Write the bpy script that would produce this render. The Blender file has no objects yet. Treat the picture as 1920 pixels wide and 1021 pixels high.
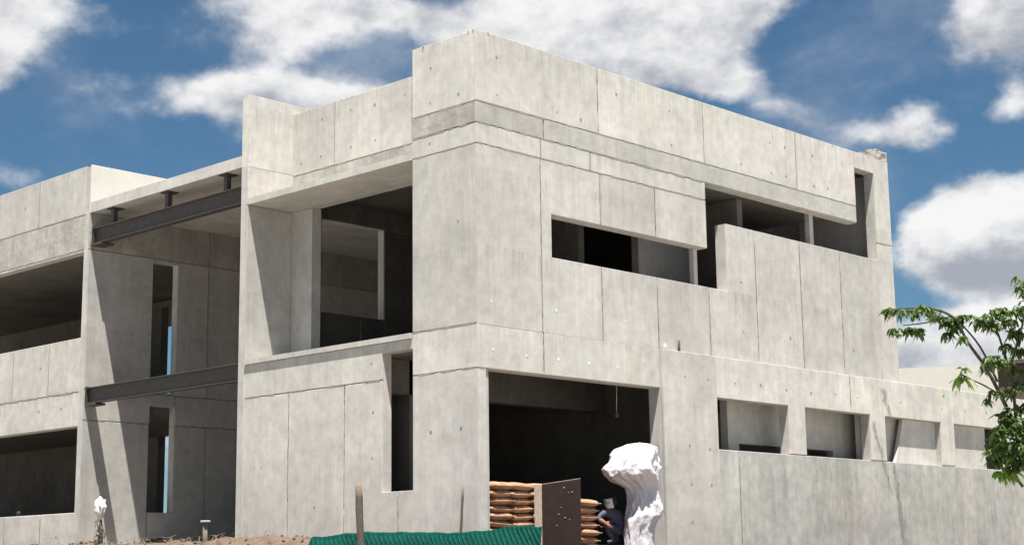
import bpy, bmesh, math, random
from math import sin, cos, pi, radians, sqrt, atan2
from mathutils import Vector, Matrix, noise
random.seed(11)
S = bpy.context.scene
COL = S.collection

# ------------------------------------------------------------------ camera
# frame of the place: corner arris of the building at x=0,y=0; z=0 is eye height
cam_d = bpy.data.cameras.new('camera'); cam = bpy.data.objects.new('camera', cam_d); COL.objects.link(cam)
cam_d.sensor_width = 36.0; cam_d.lens = 2994.4/1920*36.0
cam_d.clip_start = 0.1; cam_d.clip_end = 9000
R_ = Vector((0.69506, -0.71884, -0.01285)); U_ = Vector((-0.12239, -0.13591, 0.98313)); F_ = Vector((0.70846, 0.68176, 0.18244))
m = Matrix(((R_.x, U_.x, -F_.x, -20.872), (R_.y, U_.y, -F_.y, -20.978), (R_.z, U_.z, -F_.z, 0.0), (0, 0, 0, 1)))
cam.matrix_world = m
S.camera = cam

# ------------------------------------------------------------------ sky and sun
SUN = Vector((-0.225, -0.25, 1.0)).normalized()          # towards the sun
EL = math.asin(SUN.z); AZ = atan2(SUN.x, SUN.y)
W = bpy.data.worlds.new('World'); S.world = W; W.use_nodes = True
nt = W.node_tree; N = nt.nodes; K = nt.links; N.clear()
def nd(t, **kw):
    n = N.new(t)
    for k, v in kw.items(): setattr(n, k, v)
    return n
def mth(op, a, b=None, c=None, clamp=False):
    n = nd('ShaderNodeMath', operation=op); n.use_clamp = clamp
    for i, v in enumerate((a, b, c)):
        if v is None: continue
        if isinstance(v, (int, float)): n.inputs[i].default_value = v
        else: K.new(v, n.inputs[i])
    return n.outputs[0]
def maprange(v, a, b, c=0.0, d=1.0, smooth=True):
    n = nd('ShaderNodeMapRange'); n.interpolation_type = 'SMOOTHSTEP' if smooth else 'LINEAR'
    K.new(v, n.inputs[0])
    for i, x in enumerate((a, b, c, d)): n.inputs[i+1].default_value = x
    return n.outputs[0]
def mixc(f, a, b):
    n = nd('ShaderNodeMix', data_type='RGBA')
    if isinstance(f, (int, float)): n.inputs[0].default_value = f
    else: K.new(f, n.inputs[0])
    for s, v in ((6, a), (7, b)):
        if isinstance(v, tuple): n.inputs[s].default_value = v
        else: K.new(v, n.inputs[s])
    return n.outputs[2]
sky = nd('ShaderNodeTexSky', sky_type='NISHITA'); sky.sun_disc = False
sky.sun_elevation = EL; sky.sun_rotation = AZ % (2*pi)
sky.air_density = 1.0; sky.dust_density = 0.25; sky.ozone_density = 3.0
tc = nd('ShaderNodeTexCoord')
sep = nd('ShaderNodeSeparateXYZ'); K.new(tc.outputs['Generated'], sep.inputs[0])
X, Y, Z = sep.outputs
az = mth('SUBTRACT', mth('MULTIPLY', mth('ARCTAN2', Y, X), 57.29578), 43.9)
el = mth('MULTIPLY', mth('ARCSINE', Z), 57.29578)
# fractal noises over direction
def nz(scale, detail, rough=0.55, off=(0, 0, 0), dist=0.0):
    mp = nd('ShaderNodeMapping'); K.new(tc.outputs['Generated'], mp.inputs[0])
    mp.inputs['Location'].default_value = off; mp.inputs['Scale'].default_value = (1, 1, 1.5)
    n = nd('ShaderNodeTexNoise'); n.inputs['Scale'].default_value = scale; n.inputs['Detail'].default_value = detail
    n.inputs['Roughness'].default_value = rough; n.inputs['Distortion'].default_value = dist
    K.new(mp.outputs[0], n.inputs[0]); return n
warp = nz(9, 5, 0.6)
wsep = nd('ShaderNodeSeparateColor'); K.new(warp.outputs['Color'], wsep.inputs[0])
azw = mth('ADD', az, mth('MULTIPLY', mth('SUBTRACT', wsep.outputs[0], 0.5), 3.8))
elw = mth('ADD', el, mth('MULTIPLY', mth('SUBTRACT', wsep.outputs[1], 0.5), 2.2))
# cloud masses: azimuth from the view's heading (deg, + = left), elevation, half sizes, weight
CL = [(18.2,19.0,2.4,1.7,1.2),(18.9,17.0,1.6,1.2,.9),
 (8.0,19.5,3.4,1.2,.85),(9.4,16.5,2.8,.85,1.0),(5.4,16.7,3.4,1.0,1.05),(8.8,18.2,1.8,.7,.4),(4.3,19.9,2.6,.6,.6),
 (-0.3,19.2,3.0,1.7,1.0),(-3.4,18.3,2.5,1.7,1.1),(-6.3,19.5,3.8,1.3,.8),(-8.4,17.2,1.9,.9,.62),(-6.6,18.3,1.6,1.4,.7),
 (-10.6,15.8,1.5,.7,.6),(-18.0,18.5,2.2,1.5,1.1),(-15.0,15.1,1.4,1.0,.72),(-13.0,14.7,1.9,.6,.55),(-18.2,15.6,.9,.8,.55),
 (-17.0,11.5,2.0,1.6,1.6),(-15.9,10.4,2.2,1.0,1.4),(-18.9,11.0,1.8,1.7,1.4),(-15.8,7.2,6.0,1.3,1.2),
 (15.0,16.4,2.2,1.0,.44),(12.6,18.6,2.6,1.2,.40),(17.4,13.6,3.0,.7,.4),(8.0,15.0,4.0,.6,.4),
 (-9.5,19.8,2.4,.6,.4),(0.0,5.0,30,2.0,.7),(4,23.5,9,1.8,.9),(-14,23,5,1.5,.9)]
tot = None; hgt = None
for a0, e0, ra, re, w in CL:
    dx = mth('DIVIDE', mth('SUBTRACT', azw, a0), ra)
    dy = mth('DIVIDE', mth('SUBTRACT', elw, e0), re)
    r2 = mth('ADD', mth('MULTIPLY', dx, dx), mth('MULTIPLY', dy, dy))
    g = mth('MULTIPLY', mth('POWER', 2.71828, mth('MULTIPLY', r2, -0.9)), w)
    h = mth('MULTIPLY', g, mth('MULTIPLY', dy, 1.0))
    tot = g if tot is None else mth('ADD', tot, g)
    hgt = h if hgt is None else mth('ADD', hgt, h)
n1 = nz(16, 9, 0.58); n2 = nz(60, 5, 0.6, (3, 1, 2)); n3 = nz(3.2, 8, 0.6, (7, 2, 5))
# away from the photographed part of the sky the same broken cloud goes on
far = maprange(mth('ABSOLUTE', az), 21, 30)
far = mth('MAXIMUM', far, maprange(el, 22, 27))
gen = maprange(n3.outputs[0], 0.48, 0.66)
tot = mth('ADD', mth('MULTIPLY', tot, mth('SUBTRACT', 1.0, far)), mth('MULTIPLY', gen, far))
dn = mth('ADD', tot, mth('ADD', mth('MULTIPLY', mth('SUBTRACT', n1.outputs[0], 0.5), 0.85), mth('MULTIPLY', mth('SUBTRACT', n2.outputs[0], 0.5), 0.20)))
dens = maprange(dn, 0.36, 0.84)
n4 = nz(5.5, 9, 0.62, (1, 9, 4), 0.15)
wisp = mth('MULTIPLY', maprange(n4.outputs[0], 0.46, 0.78), 0.34)
dens = mth('MULTIPLY', mth('MAXIMUM', dens, mth('ADD', mth('MULTIPLY', dens, .75), wisp)), 0.97, clamp=True)
# light and grey inside the clouds
n1b = nz(16, 9, 0.58, (0.006, 0.0065, -0.028))
rel = mth('SUBTRACT', n1.outputs[0], n1b.outputs[0])
lit = mth('ADD', mth('MULTIPLY', hgt, 0.42), mth('ADD', mth('MULTIPLY', rel, 1.9), mth('ADD', mth('MULTIPLY', mth('SUBTRACT', n3.outputs[0], .5), 0.45), 0.58)))
litm = maprange(lit, 0.05, 0.95)
cloud = mixc(litm, (3.3, 3.5, 4.0, 1), (7.9, 7.85, 7.8, 1))
skyc = nd('ShaderNodeMix', data_type='RGBA', blend_type='MULTIPLY'); skyc.inputs[0].default_value = 1
K.new(sky.outputs[0], skyc.inputs[6]); skyc.inputs[7].default_value = (0.43, 0.59, 0.645, 1)
fin = mixc(dens, skyc.outputs[2], cloud)
bg = nd('ShaderNodeBackground'); K.new(fin, bg.inputs[0]); bg.inputs[1].default_value = 0.05
out = nd('ShaderNodeOutputWorld'); K.new(bg.outputs[0], out.inputs[0])
W.cycles.sampling_method = 'MANUAL'; W.cycles.sample_map_resolution = 512

sd = bpy.data.lights.new('sun', 'SUN'); sun = bpy.data.objects.new('sun', sd); COL.objects.link(sun)
sd.energy = 5.0; sd.angle = radians(0.5); sd.color = (1.0, 0.96, 0.90)
sun.rotation_euler = (-SUN).to_track_quat('-Z', 'Y').to_euler()
V = S.view_settings
V.view_transform = 'Standard'; V.look = 'None'; V.gamma = 1; V.use_curve_mapping = False; V.exposure = 1.28
S.render.filter_size = 1.6
S.cycles.max_bounces = 8; S.cycles.diffuse_bounces = 6; S.cycles.use_denoising = True
S.cycles.sample_clamp_indirect = 6

# ------------------------------------------------------------------ materials
def new_mat(name):
    M = bpy.data.materials.new(name); M.use_nodes = True
    t = M.node_tree; b = t.nodes['Principled BSDF']
    b.inputs['Specular IOR Level'].default_value = 0.3
    return M, t, b
def N_(t, ty, **kw):
    n = t.nodes.new(ty)
    for k, v in kw.items(): setattr(n, k, v)
    return n
def noise_(t, vec, scale, detail=5, rough=.55):
    n = N_(t, 'ShaderNodeTexNoise'); n.inputs['Scale'].default_value = scale
    n.inputs['Detail'].default_value = detail; n.inputs['Roughness'].default_value = rough
    t.links.new(vec, n.inputs['Vector']); return n.outputs[0]
def ramp_(t, f, a, b, ca, cb):
    n = N_(t, 'ShaderNodeMapRange'); n.inputs[1].default_value = a; n.inputs[2].default_value = b
    n.inputs[3].default_value = ca; n.inputs[4].default_value = cb
    t.links.new(f, n.inputs[0]); return n.outputs[0]
def mul_(t, a, b):
    n = N_(t, 'ShaderNodeMath', operation='MULTIPLY')
    for i, v in enumerate((a, b)):
        if isinstance(v, (int, float)): n.inputs[i].default_value = v
        else: t.links.new(v, n.inputs[i])
    return n.outputs[0]
def mix_(t, f, a, b, bt='MIX'):
    n = N_(t, 'ShaderNodeMix', data_type='RGBA', blend_type=bt)
    if isinstance(f, (int, float)): n.inputs[0].default_value = f
    else: t.links.new(f, n.inputs[0])
    for s, v in ((6, a), (7, b)):
        if isinstance(v, tuple): n.inputs[s].default_value = v
        else: t.links.new(v, n.inputs[s])
    return n.outputs[2]
def scalevec(t, vec, s, off=(0, 0, 0)):
    n = N_(t, 'ShaderNodeMapping'); n.inputs['Scale'].default_value = s; n.inputs['Location'].default_value = off
    t.links.new(vec, n.inputs['Vector']); return n.outputs[0]

def concrete(name, c1, c2, streak=0.5, dirt=0.35, stain=0.0, rough_relief=0.25, slant_streaks=()):
    M, t, b = new_mat(name); L = t.links
    g = N_(t, 'ShaderNodeNewGeometry'); P = g.outputs['Position']
    info = N_(t, 'ShaderNodeObjectInfo')
    # each pour has its own clouding
    addv = N_(t, 'ShaderNodeVectorMath', operation='MULTIPLY_ADD')
    cmb = N_(t, 'ShaderNodeCombineXYZ')
    for i in range(3): L.new(info.outputs['Random'], cmb.inputs[i])
    L.new(cmb.outputs[0], addv.inputs[0]); addv.inputs[1].default_value = (13, 7, 5); L.new(P, addv.inputs[2])
    Q = addv.outputs[0]
    big = noise_(t, Q, 0.9, 6, .6); mid = noise_(t, Q, 4.0, 6, .6); fine = noise_(t, P, 38, 4, .7)
    st = noise_(t, scalevec(t, Q, (3.2, 3.2, .22)), 2.2, 6, .65)
    stf = noise_(t, scalevec(t, Q, (14, 14, .5)), 1.5, 5, .7)
    col = mix_(t, ramp_(t, big, .32, .68, 0, 1), c1, c2)
    k = ramp_(t, st, .38, .72, 1.06, 1.06-.34*streak)
    col = mix_(t, 1.0, col, (1, 1, 1, 1), 'MULTIPLY')
    def scale(col, f):
        c = N_(t, 'ShaderNodeCombineColor')
        for i in range(3): L.new(f, c.inputs[i])
        return mix_(t, 1.0, col, c.outputs[0], 'MULTIPLY')
    col = scale(col, k)
    col = scale(col, ramp_(t, stf, .35, .75, 1.04, 1.0-.2*streak))
    col = scale(col, ramp_(t, mid, .3, .75, 1.08, 1.0-.32*dirt))
    col = scale(col, ramp_(t, fine, .3, .7, 1.03, .95))
    col = scale(col, ramp_(t, info.outputs['Random'], 0, 1, .91, 1.06))
    hue = noise_(t, scalevec(t, Q, (1, 1, .6), (3, 8, 2)), .8, 4, .6)
    col = mix_(t, ramp_(t, hue, .5, .68, 0, .55), col, mix_(t, 1.0, col, (1.05, .975, .96, 1), 'MULTIPLY'))
    col = mix_(t, ramp_(t, hue, .5, .34, 0, .55), col, mix_(t, 1.0, col, (.985, 1.0, .975, 1), 'MULTIPLY'))
    # form-sheet bands, a little lighter or darker each
    sx = N_(t, 'ShaderNodeSeparateXYZ'); L.new(P, sx.inputs[0])
    s1 = N_(t, 'ShaderNodeMath', operation='ADD'); L.new(sx.outputs[0], s1.inputs[0]); L.new(sx.outputs[1], s1.inputs[1])
    sn = N_(t, 'ShaderNodeMath', operation='SNAP'); L.new(s1.outputs[0], sn.inputs[0]); sn.inputs[1].default_value = .61
    wn = N_(t, 'ShaderNodeTexWhiteNoise', noise_dimensions='1D'); L.new(sn.outputs[0], wn.inputs['W'])
    col = scale(col, ramp_(t, wn.outputs[0], 0, 1, .955, 1.045))
    # blow holes
    vo = N_(t, 'ShaderNodeTexVoronoi'); vo.inputs['Scale'].default_value = 5.5; L.new(P, vo.inputs['Vector'])
    hole = ramp_(t, vo.outputs['Distance'], .035, .075, 1, 0)
    keep = ramp_(t, N_col(t, vo.outputs['Color']), .55, .6, 0, 1)
    hm = mul_(t, hole, keep)
    col = mix_(t, mul_(t, hm, .55), col, (.10, .095, .085, 1))
    # brown-grey damp patches with a shape of their own
    pt = noise_(t, scalevec(t, P, (1, 1, .7), (4, 1, 9)), 1.7, 8, .7)
    col = mix_(t, ramp_(t, pt, .60, .74, 0, .34*dirt), col, (.20, .18, .14, 1))
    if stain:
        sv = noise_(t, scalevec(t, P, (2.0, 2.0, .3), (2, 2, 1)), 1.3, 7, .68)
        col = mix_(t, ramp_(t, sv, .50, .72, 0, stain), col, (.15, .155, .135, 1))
    # rain streaks hanging from copings, ledges and sills
    for zt, ln, k_ in ((10.32, 1.1, .30), (8.44, .35, .25), (7.6, .7, .3), (6.06, .9, .38), (4.52, .55, .28), (3.7, .5, .15), (2.5, 1.2, .12)):
        body = noise_(t, scalevec(t, P, (6, 6, .35), (zt, 2, 1)), 1.7, 5, .7)
        mv = mul_(t, ramp_(t, sx.outputs[2], zt-ln, zt, 0, 1), ramp_(t, sx.outputs[2], zt, zt+.01, 1, 0))
        col = mix_(t, mul_(t, mul_(t, mv, ramp_(t, body, .46, .70, 0, 1)), k_), col, (.17, .16, .135, 1))
    # dark runs: (x at z=2.5, slope, half width, z low, z high, strength)
    for x0, sl, w, za, zb, k_ in slant_streaks:
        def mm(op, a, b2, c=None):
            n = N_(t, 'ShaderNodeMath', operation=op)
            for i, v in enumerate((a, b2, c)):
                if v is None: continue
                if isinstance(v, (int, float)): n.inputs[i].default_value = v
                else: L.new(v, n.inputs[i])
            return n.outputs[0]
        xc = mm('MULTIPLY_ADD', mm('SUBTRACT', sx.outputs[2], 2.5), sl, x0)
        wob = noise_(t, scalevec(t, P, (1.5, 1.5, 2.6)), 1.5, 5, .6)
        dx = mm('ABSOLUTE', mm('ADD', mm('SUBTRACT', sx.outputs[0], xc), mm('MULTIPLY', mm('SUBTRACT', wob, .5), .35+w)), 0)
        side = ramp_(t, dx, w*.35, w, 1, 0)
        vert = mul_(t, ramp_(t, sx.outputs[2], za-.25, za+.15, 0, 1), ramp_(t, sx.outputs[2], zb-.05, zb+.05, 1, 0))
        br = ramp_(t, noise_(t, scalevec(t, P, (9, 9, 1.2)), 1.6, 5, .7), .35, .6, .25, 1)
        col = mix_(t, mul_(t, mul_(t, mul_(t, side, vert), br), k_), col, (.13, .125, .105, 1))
    L.new(col, b.inputs['Base Color']); b.inputs['Roughness'].default_value = .88
    bu = N_(t, 'ShaderNodeBump'); bu.inputs['Strength'].default_value = rough_relief; bu.inputs['Distance'].default_value = .02
    h = N_(t, 'ShaderNodeMath', operation='MULTIPLY_ADD'); L.new(mid, h.inputs[0]); h.inputs[1].default_value = 1.0
    h2 = N_(t, 'ShaderNodeMath', operation='MULTIPLY_ADD'); L.new(fine, h2.inputs[0]); h2.inputs[1].default_value = .25
    L.new(mul_(t, hm, -.8), h2.inputs[2]); L.new(h2.outputs[0], h.inputs[2])
    L.new(h.outputs[0], bu.inputs['Height']); L.new(bu.outputs[0], b.inputs['Normal'])
    return M
def N_col(t, c):
    s = N_(t, 'ShaderNodeSeparateColor'); t.links.new(c, s.inputs[0]); return s.outputs[0]
def plain(name, c, rough=.7, c2=None, sc=6, metal=0, bump=.1, stretch=(1, 1, 1), obj=False):
    M, t, b = new_mat(name)
    g = N_(t, 'ShaderNodeTexCoord').outputs['Object'] if obj else N_(t, 'ShaderNodeNewGeometry').outputs['Position']
    n = noise_(t, scalevec(t, g, stretch), sc, 6, .6)
    c2 = c2 or tuple(x*.7 for x in c[:3])+(1,)
    col = mix_(t, ramp_(t, n, .35, .65, 0, 1), c, c2)
    t.links.new(col, b.inputs['Base Color']); b.inputs['Roughness'].default_value = rough; b.inputs['Metallic'].default_value = metal
    bu = N_(t, 'ShaderNodeBump'); bu.inputs['Strength'].default_value = bump; bu.inputs['Distance'].default_value = .02
    t.links.new(n, bu.inputs['Height']); t.links.new(bu.outputs[0], b.inputs['Normal'])
    return M
MC = concrete('cast_concrete', (.465, .448, .42, 1), (.375, .362, .34, 1), .25, .5)
MCL = concrete('pale_concrete', (.505, .487, .45, 1), (.41, .395, .365, 1), .25, .5)
MCB = concrete('grey_band_concrete', (.40, .392, .368, 1), (.33, .325, .308, 1), .3, .5, 0, .5)
MCR = concrete('rough_band_concrete', (.43, .41, .37, 1), (.31, .295, .265, 1), .4, .9, 0, .9)
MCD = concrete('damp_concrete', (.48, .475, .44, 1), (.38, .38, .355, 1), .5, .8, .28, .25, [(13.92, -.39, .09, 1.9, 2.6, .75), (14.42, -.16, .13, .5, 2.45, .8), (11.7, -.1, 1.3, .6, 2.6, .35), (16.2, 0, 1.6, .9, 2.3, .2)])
MCS = concrete('streak_marked_concrete', (.53, .51, .465, 1), (.43, .415, .38, 1), .35, .55, 0, .25, [(13.92, -.39, .10, 2.5, 3.45, .7), (14.75, -.37, .14, 3.6, 4.3, .75)])
MCA = concrete('grey_tan_concrete', (.50, .48, .43, 1), (.42, .405, .365, 1), .35, .7)
MCI = concrete('shade_darkened_concrete', (.14, .13, .115, 1), (.09, .085, .075, 1), .5, .5)  # same concrete darkened, so the shade of the rooms is in the colour
MPL = plain('pale_parapet', (.56, .54, .49, 1), .9, (.50, .48, .44, 1), 2)  # paler tone for the return parapet of the left wing
MCREAM = plain('cream_cladding', (.72, .70, .62, 1), .9, (.68, .66, .58, 1), 2)
MST = plain('dark_primer_steel', (.050, .045, .045, 1), .55, (.075, .062, .055, 1), 9)
MSEAM = plain('dark_grout', (.33, .31, .275, 1), .95, (.22, .205, .18, 1), 5)
MPLUG = plain('grout_plug', (.27, .26, .235, 1), .95)
MWP = plain('white_patch_grout', (.74, .73, .70, 1), .9)
MDIRT = plain('dry_dirt', (.15, .108, .078, 1), .98, (.085, .06, .045, 1), 3.5, bump=.9)
MBOUNCE = plain('pale_bounce_ground', (.36, .34, .30, 1), .98, (.27, .25, .22, 1), 5, bump=.6)  # unseen ground made pale to bounce light onto the walls
MWOOD = plain('weathered_timber', (.20, .165, .13, 1), .9, (.11, .09, .07, 1), 12, stretch=(8, 8, .6))
MPLY = plain('film_faced_plywood', (.038, .022, .019, 1), .6, (.024, .016, .015, 1), 4)
MEDGE = plain('plywood_edge', (.40, .33, .26, 1), .85, (.28, .22, .17, 1), 30)
MSACK = plain('kraft_paper', (.46, .27, .165, 1), .95, (.30, .16, .095, 1), 6, bump=.8)
MSTITCH = plain('pale_sack_end', (.62, .45, .33, 1), .85)
MNET = plain('green_net', (.0, .055, .040, 1), .8, (.0, .030, .024, 1), 14)
MNET.node_tree.nodes['Principled BSDF'].inputs['Specular IOR Level'].default_value = .08
MRIB = plain('net_rib', (.012, .12, .09, 1), .6)
MSHEET, t_, b_ = new_mat('white_plastic_sheet')
b_.inputs['Base Color'].default_value = (.54, .525, .56, 1); b_.inputs['Roughness'].default_value = .38
b_.inputs['Subsurface Weight'].default_value = 0.0
g_ = N_(t_, 'ShaderNodeNewGeometry'); n_ = noise_(t_, scalevec(t_, g_.outputs['Position'], (1, 1, .55)), 7, 4, .55)
bu_ = N_(t_, 'ShaderNodeBump'); bu_.inputs['Strength'].default_value = .8; bu_.inputs['Distance'].default_value = .05
t_.links.new(n_, bu_.inputs['Height']); t_.links.new(bu_.outputs[0], b_.inputs['Normal'])
MSKIN = plain('skin', (.22, .10, .06, 1), .6); MNAVY = plain('navy_cloth', (.10, .10, .15, 1), .9, bump=.5)
MTROU = plain('grey_trousers', (.10, .10, .11, 1), .9); MWHITE = plain('white_cloth', (.80, .79, .75, 1), .85)
MBLACK = plain('black_plastic', (.018, .018, .018, 1), .6)
MBARK = plain('grey_green_bark', (.085, .08, .055, 1), .9, (.045, .042, .03, 1), 25)
MGREY = plain('weathered_roofing', (.14, .125, .09, 1), .9, (.10, .09, .06, 1), 1)
def leafmat(name, a, b2):
    M, t, b = new_mat(name)
    g = N_(t, 'ShaderNodeNewGeometry')
    n = noise_(t, g.outputs['Position'], 11, 3)
    rn = g.outputs['Random Per Island']
    col = mix_(t, rn, a, b2)
    t.links.new(col, b.inputs['Base Color']); b.inputs['Roughness'].default_value = .45
    tr = N_(t, 'ShaderNodeBsdfTranslucent'); t.links.new(mix_(t, 1, col, (1.1, 1.5, .5, 1), 'MULTIPLY'), tr.inputs[0])
    mx = N_(t, 'ShaderNodeMixShader'); mx.inputs[0].default_value = .3
    t.links.new(b.outputs[0], mx.inputs[1]); t.links.new(tr.outputs[0], mx.inputs[2])
    t.links.new(mx.outputs[0], t.nodes['Material Output'].inputs[0]); return M
MLEAF = leafmat('green_leaf', (.035, .065, .020, 1), (.12, .17, .05, 1))
MLEAFY = leafmat('young_leaf', (.14, .22, .04, 1), (.22, .30, .07, 1))

# ------------------------------------------------------------------ helpers
def obj(name, me, mat, parent=None, label=None):
    if not isinstance(me, bpy.types.Mesh):
        bm = me; me = bpy.data.meshes.new(name); bm.normal_update(); bm.to_mesh(me); bm.free()
    if mat is not None and not me.materials: me.materials.append(mat)
    o = bpy.data.objects.new(name, me); COL.objects.link(o)
    if parent: o.parent = parent; o.matrix_parent_inverse = Matrix.Translation(-parent_loc(parent))
    if label: o['label'] = label
    return o
def parent_loc(p):
    v = p.location.copy(); q = p.parent
    while q: v += q.location; q = q.parent
    return v if not p.parent else v
def thing(name, label, cat, loc=(0, 0, 0), group=None):
    o = bpy.data.objects.new(name, None); COL.objects.link(o); o.location = loc; o.empty_display_size = .2
    return tag(o, label, cat, group)
def tag(o, label, cat, group=None):
    o['label'] = label; o['category'] = cat
    if group: o['group'] = group
    return o
def box(bm, x0, x1, y0, y1, z0, z1):
    v = [bm.verts.new(p) for p in ((x0,y0,z0),(x1,y0,z0),(x1,y1,z0),(x0,y1,z0),(x0,y0,z1),(x1,y0,z1),(x1,y1,z1),(x0,y1,z1))]
    for f in ((0,3,2,1),(4,5,6,7),(0,1,5,4),(1,2,6,5),(2,3,7,6),(3,0,4,7)): bm.faces.new([v[i] for i in f])
def tube(bm, pts, rads, n=8, cap=True):
    rings = []; pts = [Vector(p) for p in pts]
    for i, p in enumerate(pts):
        d = (pts[min(i+1, len(pts)-1)]-pts[max(i-1, 0)]).normalized()
        a = d.cross(Vector((0, 0, 1))); a = a if a.length > .05 else d.cross(Vector((0, 1, 0))); a.normalize(); b = d.cross(a)
        r = rads[i] if isinstance(rads, (list, tuple)) else rads
        rings.append([bm.verts.new(p+a*cos(2*pi*k/n)*r+b*sin(2*pi*k/n)*r) for k in range(n)])
    for A, B in zip(rings, rings[1:]):
        for k in range(n): f = bm.faces.new((A[k], A[(k+1) % n], B[(k+1) % n], B[k])); f.smooth = True
    if cap: bm.faces.new(rings[0][::-1]); bm.faces.new(rings[-1])
    return rings
def smooth_path(pts, n=4):
    pts = [Vector(p) for p in pts]; out = []
    for i in range(len(pts)-1):
        p0 = pts[max(i-1, 0)]; p1 = pts[i]; p2 = pts[i+1]; p3 = pts[min(i+2, len(pts)-1)]
        for k in range(n):
            s = k/n; out.append(.5*((2*p1)+(p2-p0)*s+(2*p0-5*p1+4*p2-p3)*s*s+(3*p1-p0-3*p2+p3)*s**3))
    out.append(pts[-1]); return out

def slab_mesh(ax, c0, c1, u0, u1, z0, z1, ops, bevel=0.0):  # noqa
    """solid between planes c0 (front) and c1 (back), rectangle u0..u1 x z0..z1 minus rectangular openings"""
    us = sorted({u0, u1} | {min(max(v, u0), u1) for o in ops for v in o[:2]})
    zs = sorted({z0, z1} | {min(max(v, z0), z1) for o in ops for v in o[2:]})
    ops = [o for o in ops if o[2] < z1 and o[3] > z0 and o[0] < u1 and o[1] > u0]
    full = [[not any(o[0] <= (a+b)/2 <= o[1] and o[2] <= (c+d)/2 <= o[3] for o in ops) for c, d in zip(zs, zs[1:])] for a, b in zip(us, us[1:])]
    if not any(any(r) for r in full): return None
    bm = bmesh.new(); vd = {}
    def vt(i, j, k):
        if (i, j, k) not in vd:
            c = (c0, c1)[k]; u = us[i]; z = zs[j]
            vd[(i, j, k)] = bm.verts.new((c, u, z) if ax == 'X' else (u, c, z))
        return vd[(i, j, k)]
    nu, nz_ = len(us)-1, len(zs)-1
    F = lambda i, j: 0 <= i < nu and 0 <= j < nz_ and full[i][j]
    for i in range(nu):
        for j in range(nz_):
            if not full[i][j]: continue
            bm.faces.new([vt(i, j, 0), vt(i+1, j, 0), vt(i+1, j+1, 0), vt(i, j+1, 0)])
            bm.faces.new([vt(i, j, 1), vt(i, j+1, 1), vt(i+1, j+1, 1), vt(i+1, j, 1)])
            if not F(i-1, j): bm.faces.new([vt(i, j, 0), vt(i, j+1, 0), vt(i, j+1, 1), vt(i, j, 1)])
            if not F(i+1, j): bm.faces.new([vt(i+1, j, 0), vt(i+1, j, 1), vt(i+1, j+1, 1), vt(i+1, j+1, 0)])
            if not F(i, j-1): bm.faces.new([vt(i, j, 0), vt(i, j, 1), vt(i+1, j, 1), vt(i+1, j, 0)])
            if not F(i, j+1): bm.faces.new([vt(i, j+1, 0), vt(i+1, j+1, 0), vt(i+1, j+1, 1), vt(i, j+1, 1)])
    bmesh.ops.recalc_face_normals(bm, faces=bm.faces)
    if bevel:
        bmesh.ops.dissolve_limit(bm, angle_limit=radians(1), verts=bm.verts, edges=bm.edges)
        k = 0 if ax == 'X' else 1
        es = [e for e in bm.edges if all(abs(v.co[k]-c0) < 1e-5 for v in e.verts) and len(e.link_faces) == 2 and e.calc_face_angle(0) > .5]
        if es: bmesh.ops.bevel(bm, geom=es, offset=bevel, segments=1, profile=.5, affect='EDGES', clamp_overlap=True)
    return bm

PD = 0.045                       # depth of the joints between pours
def wall(parent, ax, c, thick, u0, u1, courses, ops=(), core_u0=None, core_u1=None, g=.014, mat=None, ends=(0, 0)):
    """cast wall: one panel object for every pour; courses = [(z0, z1, [vertical joints], material)]"""
    ops = list(ops)
    sgn = 1 if thick > 0 else -1
    z_lo = min(q[0] for q in courses); z_hi = max(q[1] for q in courses)
    bm = slab_mesh(ax, c+PD*sgn, c+thick, core_u0 if core_u0 is not None else u0, core_u1 if core_u1 is not None else u1, z_lo, z_hi, ops)
    if bm: obj('wall_core', bm, MC, parent)
    for z0, z1, vj, mt in courses:
        cuts = [u0]+[v for v in vj if u0 < v < u1]+[u1]
        for i, (a, b) in enumerate(zip(cuts, cuts[1:])):
            ga = g*random.uniform(.7, 1.3) if i else 0; gb = g*random.uniform(.7, 1.3) if i < len(cuts)-2 else 0
            gz0 = g*.9 if z0 > z_lo+1e-6 else 0; gz1 = g*.9 if z1 < z_hi-1e-6 else 0
            d = random.uniform(0, .004); A0, A1, Z0, Z1 = a+ga, b-gb, z0+gz0, z1-gz1
            # no slivers thinner than 3 cm between an opening and the edge of a pour
            po = [(A0 if abs(q[0]-A0) < .035 else q[0], A1 if abs(q[1]-A1) < .035 else q[1], Z0 if abs(q[2]-Z0) < .035 else q[2], Z1 if abs(q[3]-Z1) < .035 else q[3]) for q in ops]
            thr = [q for q in po if q[0] <= A0 and q[1] >= A1 and q[2] > Z0 and q[3] < Z1]
            for za, zb in ([(Z0, thr[0][2]), (thr[0][3], Z1)] if thr else [(Z0, Z1)]):
              bm = slab_mesh(ax, c+d*sgn, c+PD*sgn, A0, A1, za, zb, po, .006)
              if bm: obj('wall_panel', bm, (mt[min(i, len(mt)-1)] if isinstance(mt, tuple) else mt) or mat or MC, parent)
    seams(parent, ax, c, u0, u1, courses, ops, sgn)
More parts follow.
